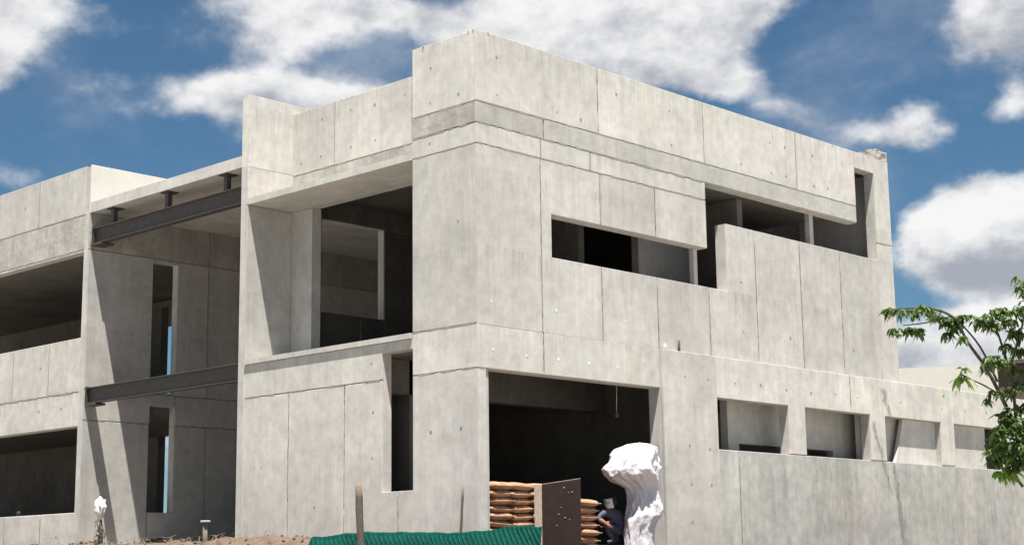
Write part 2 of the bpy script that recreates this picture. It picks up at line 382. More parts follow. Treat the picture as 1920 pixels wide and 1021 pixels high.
def seams(parent, ax, c, u0, u1, courses, ops, sgn):
    bm = bmesh.new(); r = random.Random(int(u0*100)+int(c*31)+len(courses)); y = c-.0015*sgn
    z_lo = min(q[0] for q in courses)
    def quad(ua, ub, uc, ud, za, zb):
        P = [(ua, za), (ub, za), (ud, zb), (uc, zb)]
        v = [bm.verts.new((y, u, z) if ax == 'X' else (u, y, z)) for u, z in P]
        bm.faces.new(v if (ax == 'Y') == (sgn > 0) else v[::-1])
    def free(u, z): return not any(o[0]-.03 < u < o[1]+.03 and o[2]-.03 < z < o[3]+.03 for o in ops)
    for z0, z1, vj, mt in courses:
        for v in vj:
            if not u0 < v < u1: continue
            z = z0+.02; wl, wr = .010, .010; drift = 0; heavy = r.random() < .55
            while z < z1-.05:
                dz = r.uniform(.06, .14); zb = min(z+dz, z1-.015)
                l2 = r.uniform(.004, .02 if heavy else .012); r2 = r.uniform(.004, .022 if heavy else .012)
                if free(v, z) and free(v, zb) and r.random() < (.95 if heavy else .7): quad(v-wl, v+wr, v-l2, v+r2, z, zb)
                wl, wr = l2, r2; z = zb
        if z0 > z_lo+1e-6:
            u = u0+.01; a, b = .006, .006
            while u < u1-.05:
                ub = min(u+r.uniform(.08, .25), u1-.01); a2 = r.uniform(.002, .012); b2 = r.uniform(.004, .022)
                if free(u, z0) and free(ub, z0) and r.random() < .75:
                    P = [(u, z0-b), (ub, z0-b2), (ub, z0+a2), (u, z0+a)]
                    v = [bm.verts.new((y, q[0], q[1]) if ax == 'X' else (q[0], y, q[1])) for q in P]
                    bm.faces.new(v if (ax == 'Y') == (sgn > 0) else v[::-1])
                a, b = a2, b2; u = ub
    if bm.faces:
        # a skin of leaked grout, a millimetre and a half proud
        ext = bmesh.ops.extrude_face_region(bm, geom=bm.faces[:])
        for v in [g for g in ext['geom'] if isinstance(g, bmesh.types.BMVert)]:
            if ax == 'X': v.co.x += .004*sgn
            else: v.co.y += .004*sgn
        bmesh.ops.recalc_face_normals(bm, faces=bm.faces)
        o = obj('grout_seam', bm, MSEAM, parent); o['kind'] = 'stuff'
    else: bm.free()
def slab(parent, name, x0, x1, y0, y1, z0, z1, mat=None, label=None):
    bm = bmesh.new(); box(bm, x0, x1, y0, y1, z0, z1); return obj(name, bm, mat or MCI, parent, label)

# ------------------------------------------------------------------ ground
import numpy as np
def ground_z(x, y):
    s = max(-x, -y)
    base = .30 if s < 2.8 else .30-1.90*min(1, (s-2.8)/6.5)**1.0*(3-2*min(1, (s-2.8)/6.5))*min(1, (s-2.8)/6.5)
    if s < -0.2: return .40
    # heap of spoil against the left part
    heap = math.exp(-((x+1.35)/.85)**2)*max(0, min(1, (y-1.9)/1.6))*max(0, min(1, (20-y)/3))
    n = noise.noise(Vector((x*1.1, y*1.1, 0)))*.5+noise.noise(Vector((x*4, y*4, 3)))*.3+noise.noise(Vector((x*11, y*11, 7)))*.2
    return base+heap*(.36+.14*n)+(.05*n if s > .1 else 0)
dense = np.arange(-10, 26, .12); a1 = [-3000, -1500, -700, -350, -180, -100, -60, -40, -30, -24, -20, -17, -15, -13.5, -12.5, -11.7, -11, -10.5]
b1 = [26.5, 27.5, 29, 31, 34, 40, 50, 70, 110, 200, 400, 800, 1600, 3500]
xs = a1+list(np.arange(-10, 3, .13))+list(np.arange(3, 26, .8))+b1
ys = a1+list(np.arange(-10, 20, .13))+list(np.arange(20, 26, .8))+b1
vs = [(x, y, ground_z(x, y)) for x in xs for y in ys]; ny = len(ys)
fs = [(i*ny+j, (i+1)*ny+j, (i+1)*ny+j+1, i*ny+j+1) for i in range(len(xs)-1) for j in range(ny-1)]
me = bpy.data.meshes.new('ground'); me.from_pydata(vs, [], fs); me.update()
for p in me.polygons: p.use_smooth = True
me.materials.append(MDIRT); me.materials.append(MBOUNCE)
for p in me.polygons:
    c_ = p.center
    p.material_index = 0 if (-3.6+noise.noise(c_*.6)*.8 < c_.x < 1 and c_.y > -3) or (c_.x > -3 and c_.y > -2.5+noise.noise(c_*.6)*.8) else 1
o = obj('ground', me, None); o['kind'] = 'structure'
# clods on the heap
bm = bmesh.new()
for i in range(900):
    y = random.uniform(1.5, 17); x = random.gauss(-1.3, .7); s = random.choice((.015, .02, .03, .05))*random.uniform(.6, 1.3)
    M_ = Matrix.Translation((x, y, ground_z(x, y)+s*.3)) @ Matrix.Rotation(random.uniform(0, 6), 4, 'Z') @ Matrix.Diagonal((s, s*random.uniform(.6, 1), s*.7, 1))
    bmesh.ops.create_icosphere(bm, subdivisions=1, radius=1, matrix=M_)
o = obj('dirt_clods', bm, MDIRT); o['kind'] = 'stuff'

# ------------------------------------------------------------------ the building
B = thing('concrete_building', 'unfinished two storey bare concrete building with dark empty openings', 'building')
F = -.4      # foot of the walls, below ground
vR = [1.78, 3.58, 5.39, 7.2, 9.0, 10.83, 12.57, 14.42]
# right face, ground floor, corner to door
door = (.20, 5.36, F-1, 3.70)
opR2 = [(2.08, 7.2, 6.06, 6.94), (7.2, 7.9, 6.06, 8.44), (7.9, 14.385, 7.6, 8.44), (13.47, 14.385, 8.4, 9.88)]
wall(B, 'Y', 0, .3, 0, 5.42, [(F, 3.70, [2.8], None), (3.70, 4.53, [1.8], MCL)], [door], core_u0=.3)
wall(B, 'Y', 0, .3, 14.387, 15.1, [(4.53, 8.06, [], None), (8.06, 10.3, [], MCL)], [])
wall(B, 'Y', 0, .3, 0, 14.385, [
    (4.53, 8.03, [1.78, 3.58, 5.39, 7.2, 9.0, 10.83, 12.57, 14.42], None),
    (8.03, 8.44, [1.8, 3.3, 7.2], MCL),
    (8.44, 8.87, [1.9, 5.1, 13.47], MCB),
    (8.87, 10.3, [3.58, 7.2, 10.86, 14.42], MCL)], opR2, core_u0=.3)
slab(B, 'broken_coping', 13.9, 14.5, .02, .29, 10.3, 10.37, MCR)
bm = bmesh.new(); box(bm, 14.5, 15.1, .0, .3, 10.3, 10.55); bmesh.ops.subdivide_edges(bm, edges=bm.edges, cuts=4, use_grid_fill=True)
for v in bm.verts:
    if v.co.z > 10.32: v.co += Vector((noise.noise(v.co*5)*.03, noise.noise(v.co*7)*.03, noise.noise(v.co*6+Vector((3, 3, 3)))*.09))
obj('pier_head', bm, MCR, B)
slab(B, 'end_wall', 14.8, 15.09, .96, 7.2, F, 4.525, MC)
slab(B, 'end_wall', 14.8, 15.09, .31, 7.2, 4.53, 10.28, MC)
# left face of the corner block
cl = [(F, 3.71, [], None), (3.71, 4.55, [], MCL), (4.55, 8.03, [], None), (8.03, 8.44, [], MCL), (8.44, 8.87, [], MCR), (8.87, 10.3, [], MCL)]
wall(B, 'X', 0, .3, .047, 1.82, cl, [])
slab(B, 'return_wall', .31, 1.6, 1.52, 1.815, 4.53, 10.29, MC)
# left face, ground floor
wall(B, 'X', 0, .25, 1.824, 7.22, [(F, 3.71, [2.25, 3.87, 5.68], MCL), (3.71, 4.44, [], MCL)], [(1.824, 2.72, 1.51, 4.24)])
slab(B, 'ledge', -.045, 1.3, 1.83, 7.21, 4.445, 4.55, MCL)
# loggia: soffit slab, set-back parapet, back wall
slab(B, 'soffit_slab', .0, 1.24, 1.825, 7.215, 8.03, 8.17, MCL)
wall(B, 'X', 1.25, .2, 1.825, 7.215, [(8.03, 8.87, [], MCR), (8.87, 10.34, [3.2, 5.75], MCL)])
wall(B, 'X', 1.24, .26, 6.5, 7.215, [(4.555, 8.025, [], None)])
# fin wall facing the right
wall(B, 'Y', 7.22, .25, 0, 5.6, [(F, 4.5, [1.25], (MC, MCI)), (4.5, 8.03, [1.55, 3.3], (MC, MCI)), (8.03, 8.9, [1.55], (MCL, MCI))], [(2.11, 4.05, 5.85, 8.03)])  # deeper panels take the concrete darkened for shade
bm = slab_mesh('Y', 7.22, 7.47, 0, 1.75, 8.905, 10.58, []); bmesh.ops.bevel(bm, geom=[e for e in bm.edges if min(v.co.z for v in e.verts) > 10.5], offset=.03, segments=2, affect='EDGES')
obj('fin_wall_head', bm, MCL, B)
# floors and roofs of the main block
slab(B, 'ground_slab', .31, 14.79, .31, 7.2, .38, .47)
slab(B, 'floor_slab', .31, 14.79, .31, 7.21, 4.2, 4.53)
slab(B, 'roof_slab', 1.52, 12.6, .31, 7.21, 8.5, 8.8)
slab(B, 'slot_dark_roof', 12.0, 14.79, .31, 7.2, 9.96, 10.16)  # roof here and wall below added to keep the tall slot dark
slab(B, 'slot_dark_wall', 12.0, 12.2, .31, 7.2, 8.81, 9.95)
slab(B, 'partition', 12.6, 14.79, 2.6, 2.8, 4.54, 9.95)
slab(B, 'partition', 7.0, 7.2, .9, 7.2, .48, 4.19)
slab(B, 'partition', 4.9, 5.1, 1.8, 7.2, 4.54, 8.49)
slab(B, 'partition', 7.1, 9.19, 1.9, 2.1, 4.54, 8.49, MC)
slab(B, 'partition', 5.11, 14.7, 5.6, 5.8, 4.54, 8.49)
slab(B, 'partition', 9.2, 9.4, .6, 5.59, 4.54, 8.49)
slab(B, 'partition', .4, 6.9, 6.9, 7.15, .48, 4.19)
slab(B, 'door_beam', .31, 6.9, 2.9, 3.2, 3.5, 4.19)
slab(B, 'column', 7.08, 7.21, .31, .43, 4.54, 8.49, MC)
slab(B, 'column', 11.78, 11.94, .31, .44, 4.54, 8.49, MC)
slab(B, 'partition', 1.61, 4.89, 3.0, 3.2, 4.54, 8.49)  # added to keep loggia light out of the strip window
# slot window mullion, ground floor left
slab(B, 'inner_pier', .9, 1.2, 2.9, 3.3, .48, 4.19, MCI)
# one-storey wall on the right
wy = -.10
wins = [(7.222, 9.94, 2.50, 3.62), (10.61, 13.43, 2.50, 3.62), (14.12, 16.87, 2.50, 3.62), (17.55, 20.5, 2.50, 3.62), (21.2, 24, 2.50, 3.62)]
wall(B, 'Y', wy, .28, 5.365, 7.22, [(F-2, 4.52, [], MCL)])
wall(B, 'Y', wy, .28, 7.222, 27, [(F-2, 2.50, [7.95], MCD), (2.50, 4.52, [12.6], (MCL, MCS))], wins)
# the lighter pour left of the windows goes down to the ground
inner = [(7.25, 8.0), (8.0, 15.0)]
slab(B, 'inner_wall', 7.21, 8.72, 1.5, 1.7, .48, 4.19, MC)
bm = slab_mesh('Y', .75, .95, 8.72, 15.6, .48, 4.19, [(9.13, 10.9, .48, 2.76), (11.5, 13.03, .48, 2.76)]); obj('inner_wall', bm, MCL, B)
# infill panels behind the two right-hand windows
def infill(pts, y0, y1):
    bm = bmesh.new(); a = [bm.verts.new((x, y0, z)) for x, z in pts]; b = [bm.verts.new((x, y1, z)) for x, z in pts]
    bm.faces.new(a); bm.faces.new(b[::-1])
    for i in range(len(a)): bm.faces.new((a[i], b[i], b[(i+1) % 4], a[(i+1) % 4]))
    bmesh.ops.recalc_face_normals(bm, faces=bm.faces); obj('infill_panel', bm, MCL, B)
infill([(14.82, 2.501), (16.865, 2.501), (16.865, 3.615), (15.26, 3.615)], .08, .175)
slab(B, 'inner_wall', 13.6, 16.4, .3, .45, .48, 4.04, MCL)
infill([(17.56, 2.501), (19.5, 2.501), (19.5, 3.615), (17.56, 3.615)], .06, .17)
# roofed strip inside the annexe
slab(B, 'annexe_roof', 15.1, 27, .22, 3.5, 4.05, 4.4)
slab(B, 'annexe_back_wall', 15.1, 27, 3.5, 3.75, F, 4.4)

# ---- void between main block and left wing
slab(B, 'void_roof_slab', 0, 12, 7.475, 13.768, 8.93, 9.19, MCL)
slab(B, 'void_back_wall', 12.01, 12.25, 7.3, 14.0, F, 9.19)
slab(B, 'void_floor', .5, 12, 7.48, 13.76, .3, .42, MC)
wall(B, 'Y', 13.77, .24, 0, 12.0, [(F, 3.73, [1.9, 3.62, 5.4], None), (3.73, 4.49, [2.65], None), (4.49, 8.0, [1.9, 3.62, 5.4], None), (8.0, 8.93, [3.62], MCR)],
     [(1.9, 2.65, 1.52, 4.2), (1.9, 2.65, 4.55, 7.92)])
wall(B, 'Y', 13.77, .24, 0, 12, [(8.94, 10.17, [], MPL)], core_u0=.24)
# ---- left wing front
wall(B, 'X', 0, .24, 14.014, 30, [(F, 1.495, [15.62, 17.4, 19.2], MCL), (1.495, 3.59, [20.6, 24], MCL), (3.59, 4.44, [17.9], MCL), (4.44, 5.80, [15.5, 17.3], MCL), (5.80, 8.02, [20.6, 24], None), (8.02, 8.92, [], MCR), (8.92, 10.17, [16.3], None)],
     [(14.014, 20.3, 5.80, 7.96), (14.014, 20.3, 1.495, 3.585), (21, 27, 5.8, 7.96), (21, 27, 1.495, 3.585)])
slab(B, 'floor_slab', .25, 5.9, 14.02, 30, 4.0, 4.4)
slab(B, 'roof_slab', .25, 9, 14.02, 30, 8.05, 8.5)
slab(B, 'ground_slab', .25, 5.9, 14.02, 30, .3, .44)
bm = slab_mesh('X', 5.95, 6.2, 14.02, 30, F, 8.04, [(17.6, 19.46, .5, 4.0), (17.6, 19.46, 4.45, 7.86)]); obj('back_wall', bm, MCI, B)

# plugged tie holes and form marks, white grout spots
bm = bmesh.new()
def plug(ax, u, z, r=.022, c=0, b=None):
    b = b or bm
    Mx = Matrix.Rotation(pi/2, 4, 'Y') if ax == 'X' else Matrix.Rotation(pi/2, 4, 'X')
    T = Matrix.Translation((c+.003, u, z)) if ax == 'X' else Matrix.Translation((u, c+.003, z))
    bmesh.ops.create_cone(b, cap_ends=True, segments=9, radius1=r, radius2=r, depth=.012, matrix=T @ Mx)
rr = random.Random(4)
def grid(ax, us, zs, c=0, p=.75):
    for u in us:
        for z in zs:
            if rr.random() < p*.75: plug(ax, u+rr.uniform(-.03, .03), z+rr.uniform(-.03, .03), rr.choice((.02, .026, .032)), c)
grid('Y', [.6, 1.3, 2.3, 3.0, 4.2, 4.9, 6.0, 6.8, 8.1, 8.6, 9.8, 10.4, 11.6, 12.2], [9.1, 9.85])
grid('Y', [.55, 1.35, 8.4, 9.6, 10.3, 11.4, 12.1, 13.0], [5.2, 6.3], p=.35)
grid('Y', [6.1, 6.9, 7.9, 8.9, 9.9, 10.9, 11.9, 12.9, 14.9, 16.0, 17.0, 18.2, 19.4], [4.0], wy, 1)
grid('Y', [6.2, 6.9], [.9, 1.7, 2.5, 3.2], wy, .9)
grid('X', [.5, 1.3], [9.1, 9.8, 8.25, 6.6, 5.2, 2.6], 0, .7)
grid('X', [2.6, 3.4, 4.4, 5.2, 6.2, 6.9], [9.15, 10.0], 1.25, .9)
grid('X', [3.0, 4.8, 6.6], [1.3, 2.2, 3.1, 4.1], 0, .6)
grid('X', [14.8, 15.9, 17.0], [9.6, 5.2, 4.1, .9], 0, .6)
o = obj('tie_hole_plug', bm, MPLUG, B); o['kind'] = 'stuff'
bm = bmesh.new()
for u, z, r in ((.35, 4.99, .02), (2.17, 5.01, .03), (1.31, 4.03, .024), (.39, 4.07, .028), (2.21, 4.04, .035), (3.11, 4.04, .035), (4.0, 4.04, .035), (5.58, 4.62, .05), (4.3, 5.0, .02)):
    plug('Y', u, z, r, 0, bm)
o = obj('grout_spot', bm, MWP, B); o['kind'] = 'stuff'

# crumbs of concrete along the copings
bm = bmesh.new()
for _ in range(110):
    k = rr.random()
    if k < .55: p = (rr.uniform(0, 14.3), rr.uniform(0, .06), 10.3)
    elif k < .75: p = (rr.uniform(0, .06), rr.uniform(0, 1.8), 10.3)
    elif k < .88: p = (1.25+rr.uniform(0, .06), rr.uniform(1.9, 7.1), 10.34)
    else: p = (rr.uniform(0, .06), rr.uniform(14, 19), 10.17)
    r_ = rr.uniform(.005, .013)*rr.choice((1, 1, 1.6))
    bmesh.ops.create_icosphere(bm, subdivisions=1, radius=1, matrix=Matrix.Translation(p) @ Matrix.Rotation(rr.uniform(0, 3), 4, 'Z') @ Matrix.Diagonal((r_*2.2, r_*1.3, r_*.9, 1)))
o = obj('coping_crumbs', bm, MC, B); o['kind'] = 'stuff'

# steel beams across the void
def ibeam(name, x, y0, y1, z0, z1, w=.2, label=None):
    t = .022; bm = bmesh.new()
    box(bm, x-w/2, x+w/2, y0, y1, z0, z0+t); box(bm, x-w/2, x+w/2, y0, y1, z1-t, z1)
    box(bm, x-.008, x+.008, y0, y1, z0+t, z1-t)
    o = obj(name, bm, MST, B, label)
    for yy in (y0+.006, y1-.018):
        b2 = bmesh.new(); box(b2, x-w/2-.02, x+w/2+.02, yy, yy+.012, z0-.03, z1+.03); e = obj('end_plate', b2, MST, o); e.matrix_parent_inverse = Matrix()
    return o
ibeam('steel_beam', .17, 7.475, 13.765, 8.13, 8.53, label='upper dark steel beam under the roof slab')
ibeam('steel_beam', .14, 7.475, 13.765, 4.13, 4.52, label='lower dark steel beam across the gap')
for y in (8.25, 10.6, 12.95):
    bm = bmesh.new(); box(bm, .12, .24, y-.06, y+.06, 8.535, 8.90); box(bm, .04, .36, y-.15, y+.15, 8.9, 8.926)
    obj('stub_post', bm, MST, B)
bm = bmesh.new(); box(bm, .03, .42, 13.3, 13.76, 8.08, 8.125); obj('seat_bracket', bm, MST, B)
bm = bmesh.new(); box(bm, .03, .32, 13.3, 13.76, 4.07, 4.125); obj('seat_bracket', bm, MST, B)

# cracks and bits: rebar stub on the ledge of the annexe
bm = bmesh.new(); tube(bm, [(6.0, -.05, 4.48), (6.0, -.05, 4.6), (5.99, -.06, 4.77)], .026, 7)
tag(obj('rebar_stub', bm, MST), 'short dark steel stub standing on the wall top right of the big doorway', 'rebar')

# ------------------------------------------------------------------ loose things
# hanging lamp holder inside the doorway, ceiling hook, cable in the loggia
bm = bmesh.new(); tube(bm, [(5.0, .9, 4.2), (5.02, .9, 3.7), (5.0, .9, 3.22)], .006, 5)
t = thing('hanging_lamp_holder', 'bare lamp holder hanging on a thin cable inside the big doorway', 'lamp holder', (5.0, .9, 3.1))
obj('cable', bm, MWHITE, t)
bm = bmesh.new(); bmesh.ops.create_uvsphere(bm, u_segments=10, v_segments=8, radius=.045, matrix=Matrix.Translation((5.0, .9, 3.17))); tube(bm, [(5, .9, 3.2), (5, .9, 3.26)], .025, 8)
obj('socket', bm, MGREY, t)
bm = bmesh.new(); tube(bm, [(1.0, 2.3, 8.03), (.99, 2.33, 7.9), (.98, 2.28, 7.75), (1.0, 2.3, 7.6), (1.05, 2.42, 7.5)], .012, 6)
tag(obj('loose_cable', bm, MBLACK), 'thin loose cable dangling from the soffit of the upper left loggia', 'cable')
bm = bmesh.new(); tube(bm, [(.75, 2.17, 4.55), (.75, 2.17, 8.025)], .03, 10)  # pole added in place of a bright slit seen through the building
t = thing('slit_stand_in', 'slim grey prop standing between loggia floor and soffit', 'pole', (.75, 2.17, 4.55))
obj('tube', bm, plain('pale_slit_grey', (.35, .35, .35, 1), .5, metal=.4), t)
bm = bmesh.new(); box(bm, .68, .82, 2.1, 2.24, 4.552, 4.565); obj('foot_plate', bm, MST, t)

# cement sacks
ORD = ['topmost', 'second from top', 'third from top', 'fourth from top', 'fifth from top', 'sixth from top', 'seventh from top', 'lowest']
def sack_mesh(seed, L=.66, Wd=.55, H=.155):
    bm = bmesh.new(); nu, nv = 14, 10; r = random.Random(seed)
    o3 = Vector((r.uniform(0, 50),)*3); top = []; bot = []
    for i in range(nu+1):
        A = []; Bq = []
        for j in range(nv+1):
            u = i/nu*2-1; v = j/nv*2-1
            su = math.copysign(abs(u)**.75, u); 
            e = (1-abs(u)**5)*(1-abs(v)**4); e = max(e, 0)**.5
            x = u*Wd/2*(1-.06*abs(v)**3); y = v*L/2*(1-.05*abs(u)**3)
            n = noise.noise(Vector((x*9, y*9, 0))+o3)*.010+noise.noise(Vector((x*25, y*25, 2))+o3)*.004
            A.append(bm.verts.new((x, y, H/2*e+n*e))); Bq.append(A[-1] if e < .02 else bm.verts.new((x, y, -H/2*e+n*e)))
        top.append(A); bot.append(Bq)
    for i in range(nu):
        for j in range(nv):
            for g, fl in ((top, 0), (bot, 1)):
                f = [g[i][j], g[i+1][j], g[i+1][j+1], g[i][j+1]]
                f = list(dict.fromkeys(f))
                if len(f) > 2:
                    try: q = bm.faces.new(f[::-1] if fl else f); q.smooth = True
                    except ValueError: pass
    me = bpy.data.meshes.new('sack'); bm.to_mesh(me); bm.free(); me.materials.append(MSACK); return me
SM = [sack_mesh(s) for s in range(5)]
def band_mesh():
    bm = bmesh.new()
    box(bm, -.25, .25, .335-.018, .335+.018, -.006, .006)
    me = bpy.data.meshes.new('stitched_end'); bm.to_mesh(me); bm.free(); me.materials.append(MSTITCH); return me
BMh = band_mesh()
def stack(x, y, z, n, where, rot=0):
    for k in range(n):
        o = bpy.data.objects.new('cement_sack', SM[rr.randrange(5)]); COL.objects.link(o)
        o.location = (x+rr.uniform(-.015, .015), y+rr.uniform(-.03, .03), z+.075+(n-1-k)*.142)
        o.rotation_euler = (rr.uniform(-.03, .03), rr.uniform(-.06, .06), rot+rr.uniform(-.09, .09)+(pi if rr.random() < .5 else 0))
        tag(o, 'brown paper cement sack, %s of the %s' % (ORD[k], where), 'cement sack', 'cement sacks stacked in the doorway')
        s = bpy.data.objects.new('stitched_end', BMh); COL.objects.link(s); s.parent = o
        s = bpy.data.objects.new('stitched_end', BMh); COL.objects.link(s); s.parent = o; s.rotation_euler = (0, 0, pi)
stack(.70, .38, .47, 8, 'column beside the left door jamb')
stack(1.27, .40, .47, 8, 'middle column left of the dark board')
stack(1.84, .40, .47, 8, 'column just behind the dark board edge')
stack(2.86, .12, .47, 6, 'short stack between board and worker')

# formwork board standing before the sacks
t = thing('formwork_board', 'dark brown film-faced plywood board standing upright in front of the cement sacks', 'board', (1.55, -.6, .4))
P0 = Vector((1.50, -.16, 0)); P1 = Vector((1.62, -1.02, 0)); dd = (P1-P0).normalized(); nn = Vector((-dd.y, dd.x, 0))
def prism(pts, off):
    bm = bmesh.new(); a = [bm.verts.new(p) for p in pts]; b = [bm.verts.new(p+off) for p in pts]
    bm.faces.new(a); bm.faces.new(b[::-1])
    for i in range(len(a)): bm.faces.new((a[i], b[i], b[(i+1) % len(a)], a[(i+1) % len(a)]))
    bmesh.ops.recalc_face_normals(bm, faces=bm.faces); return bm
z_ = lambda p, z: Vector((p.x, p.y, z))
obj('plywood_sheet', prism([z_(P0, .38), z_(P1, .38), z_(P1, 1.64), z_(P0, 1.57)], nn*.022), MPLY, t)
obj('top_edge', prism([z_(P0, 1.572), z_(P1, 1.642), z_(P1, 1.655), z_(P0, 1.585)], nn*.024), MEDGE, t)
A_ = P0-dd*.005
obj('side_stud', prism([z_(A_, .38), z_(A_-Vector((.70, -.72, 0))*.14, .38), z_(A_-Vector((.70, -.72, 0))*.14, 1.57), z_(A_, 1.57)], Vector((.3, .3, 0))*.15), MEDGE, t)
bm = bmesh.new()
for _ in range(8):
    s = rr.uniform(.08, .8); z = rr.uniform(.6, 1.5); p = z_(P0+dd*s, z)-nn*.004
    bmesh.ops.create_icosphere(bm, subdivisions=1, radius=rr.uniform(.006, .016), matrix=Matrix.Translation(p))
o = obj('mortar_spatter', bm, MEDGE, t); o['kind'] = 'stuff'

# white plastic sheet wrapped over a post
t = thing('wrapped_post', 'white plastic sheeting bundled over a post at the right door jamb', 'wrapped post', (4.0, -.4, .42))
cr = Vector((.695, -.719, 0)); cd = Vector((.719, .695, 0))
c0 = Vector((4.08, -.38, 0))
prof = [(.2, 0, .27, .24), (.5, 0, .28, .24), (.75, .02, .29, .25), (.92, .06, .32, .27), (1.02, .11, .35, .27), (1.12, .13, .35, .24), (1.28, .12, .32, .22), (1.42, .11, .31, .20), (1.56, .08, .31, .20), (1.64, .02, .37, .28),
        (1.72, -.05, .46, .40), (1.82, -.11, .54, .49), (1.92, -.12, .57, .52), (2.02, -.10, .55, .50), (2.12, -.07, .53, .47), (2.24, -.05, .50, .42), (2.35, 0, .42, .32), (2.42, .02, .24, .18), (2.45, .03, .02, .02)]
bm = bmesh.new(); nA = 96; rings = []
pf = []
for i in range(len(prof)-1):
    for k in range(7):
        s = k/7; pf.append([a+(b-a)*s for a, b in zip(prof[i], prof[i+1])])
pf.append(prof[-1])
for z, cx, rx, ry in pf:
    ring = []
    for k in range(nA):
        a = 2*pi*k/nA
        q = Vector((cos(a)*2.2, sin(a)*2.2, z*1.5))
        w_ = noise.noise(q*.9+Vector((2, 2, 2)))*1.2; f = abs(noise.noise(q*.8+Vector((z*1.2+w_, 0, 3))))*.36+abs(noise.noise(q*1.6+Vector((5, z*1.4+w_, 0))))*.16+abs(noise.noise(q*3.2+Vector((w_, 0, z*1.2))))*.05
        rr_ = 1.12-f
        # loose overhang under the head
        p = c0+cr*(cx+rx*rr_*cos(a))+cd*(ry*rr_*sin(a)); ring.append(bm.verts.new((p.x, p.y, z+.05*noise.noise(q*1.4+Vector((9, 9, 9)))*(1 if .4 < z else 0))))
    rings.append(ring)
for A, Bq in zip(rings, rings[1:]):
    for k in range(nA): f = bm.faces.new((A[k], A[(k+1) % nA], Bq[(k+1) % nA], Bq[k])); f.smooth = True
bm.faces.new(rings[-1])
obj('plastic_sheet', bm, MSHEET, t)
bm = bmesh.new(); tube(bm, [c0+Vector((0, 0, .1)), c0+Vector((0, 0, 2.2))], .05, 8); obj('post', bm, MWOOD, t)

# ------------------------------------------------------------------ worker
def skin_body(name, joints, edges, mat, parent, sub=2):
    me = bpy.data.meshes.new(name); me.from_pydata([j[:3] for j in joints], edges, [])
    me.materials.append(mat); o = bpy.data.objects.new(name, me); COL.objects.link(o)
    sk = o.modifiers.new('skin', 'SKIN'); sk.use_smooth_shade = True
    for i, j in enumerate(joints):
        me.skin_vertices[0].data[i].radius = (j[3], j[4] if len(j) > 4 else j[3])
    me.skin_vertices[0].data[0].use_root = True
    s = o.modifiers.new('sub', 'SUBSURF'); s.levels = s.render_levels = sub
    o.parent = parent; o.matrix_parent_inverse = Matrix.Translation(-parent.location)
    return o
# squatting behind the short stack, leaning towards the sacks; local axes: cr (photo right), cd (away)
Wp = Vector((3.86, .12, .47))
T = thing('person', 'crouching worker in navy top, dark cap and white face mask beside the cement sacks', 'person', Wp)
def wp(a, b, z): v = Wp+cr*a+cd*b; return (v.x, v.y, .47+z*.84)
J = [wp(.22, .10, .34)+(.15,), wp(.16, .08, .50)+(.14,), wp(.06, .05, .66)+(.155,), wp(-.02, .02, .76)+(.13,), wp(-.02, 0, .84)+(.06,),     # pelvis..neck
     wp(-.14, -.10, .76)+(.07,), wp(-.30, -.16, .60)+(.052,), wp(-.16, -.24, .49)+(.042,),      # left arm
     wp(.10, .14, .76)+(.07,), wp(.02, .0, .56)+(.052,), wp(-.14, -.14, .46)+(.042,),     # right arm
     wp(.16, -.02, .32)+(.10,), wp(-.14, -.08, .44)+(.075,), wp(.02, 0, .10)+(.05,), wp(-.12, -.04, .04)+(.045,),
     wp(.26, .22, .32)+(.10,), wp(.0, .20, .46)+(.075,), wp(.12, .24, .10)+(.05,), wp(-.02, .22, .04)+(.045,)]
Ed = [(0,1),(1,2),(2,3),(3,4),(3,5),(5,6),(6,7),(3,8),(8,9),(9,10),(0,11),(11,12),(12,13),(13,14),(0,15),(15,16),(16,17),(17,18)]
skin_body('body', J, Ed, MNAVY, T)
for a, b in ((6, 7), (9, 10)):
    q0 = Vector(J[a][:3]); q1 = Vector(J[b][:3]); d = (q1-q0)
    pts = [q0+d*.25, q0+d*.6, q1+d*.02, q1+d.normalized()*.07]
    o = skin_body('forearm', [tuple(pts[0])+(.058,), tuple(pts[1])+(.052,), tuple(pts[2])+(.036,), tuple(pts[3])+(.045, .022)]+
        [tuple(pts[3]+d.normalized()*.06+Vector((sx*.018, sy*.018, -.01)))+(.010,) for sx, sy in ((-1.2, 1), (-.4, .3), (.4, -.3), (1.2, -1))]+
        [tuple(pts[3]+d.normalized()*.0+Vector((.03, .02, .035)))+(.011,)],
        [(0,1),(1,2),(2,3),(3,4),(3,5),(3,6),(3,7),(3,8)], MSKIN, T)
hc = Vector(wp(-.02, -.06, 1.0))
bm = bmesh.new(); bmesh.ops.create_uvsphere(bm, u_segments=24, v_segments=18, radius=1)
fd = (-cr*.55-cd*.75+Vector((0, 0, -.35))).normalized()
for v in bm.verts:
    n = v.co.copy(); r = Vector((n.x*.095, n.y*.095, n.z*.125))
    if n.dot(fd) > .9: r += fd*.014
    if n.z < -.3: r.x *= .86; r.y *= .86
    v.co = hc+r
for f in bm.faces: f.smooth = True
obj('head', bm, MSKIN, T)
# hood / cap
bm = bmesh.new(); bmesh.ops.create_uvsphere(bm, u_segments=24, v_segments=18, radius=1)
kill = [v for v in bm.verts if v.co.dot(fd) > .62 and v.co.z < .55 or v.co.z < -.75]
bmesh.ops.delete(bm, geom=kill, context='VERTS')
for v in bm.verts: n = v.co.copy(); v.co = hc+Vector((n.x*.112, n.y*.112, n.z*.14))
for f in bm.faces: f.smooth = True
o = obj('hood', bm, MBLACK, T); o.modifiers.new('s', 'SOLIDIFY').thickness = .008
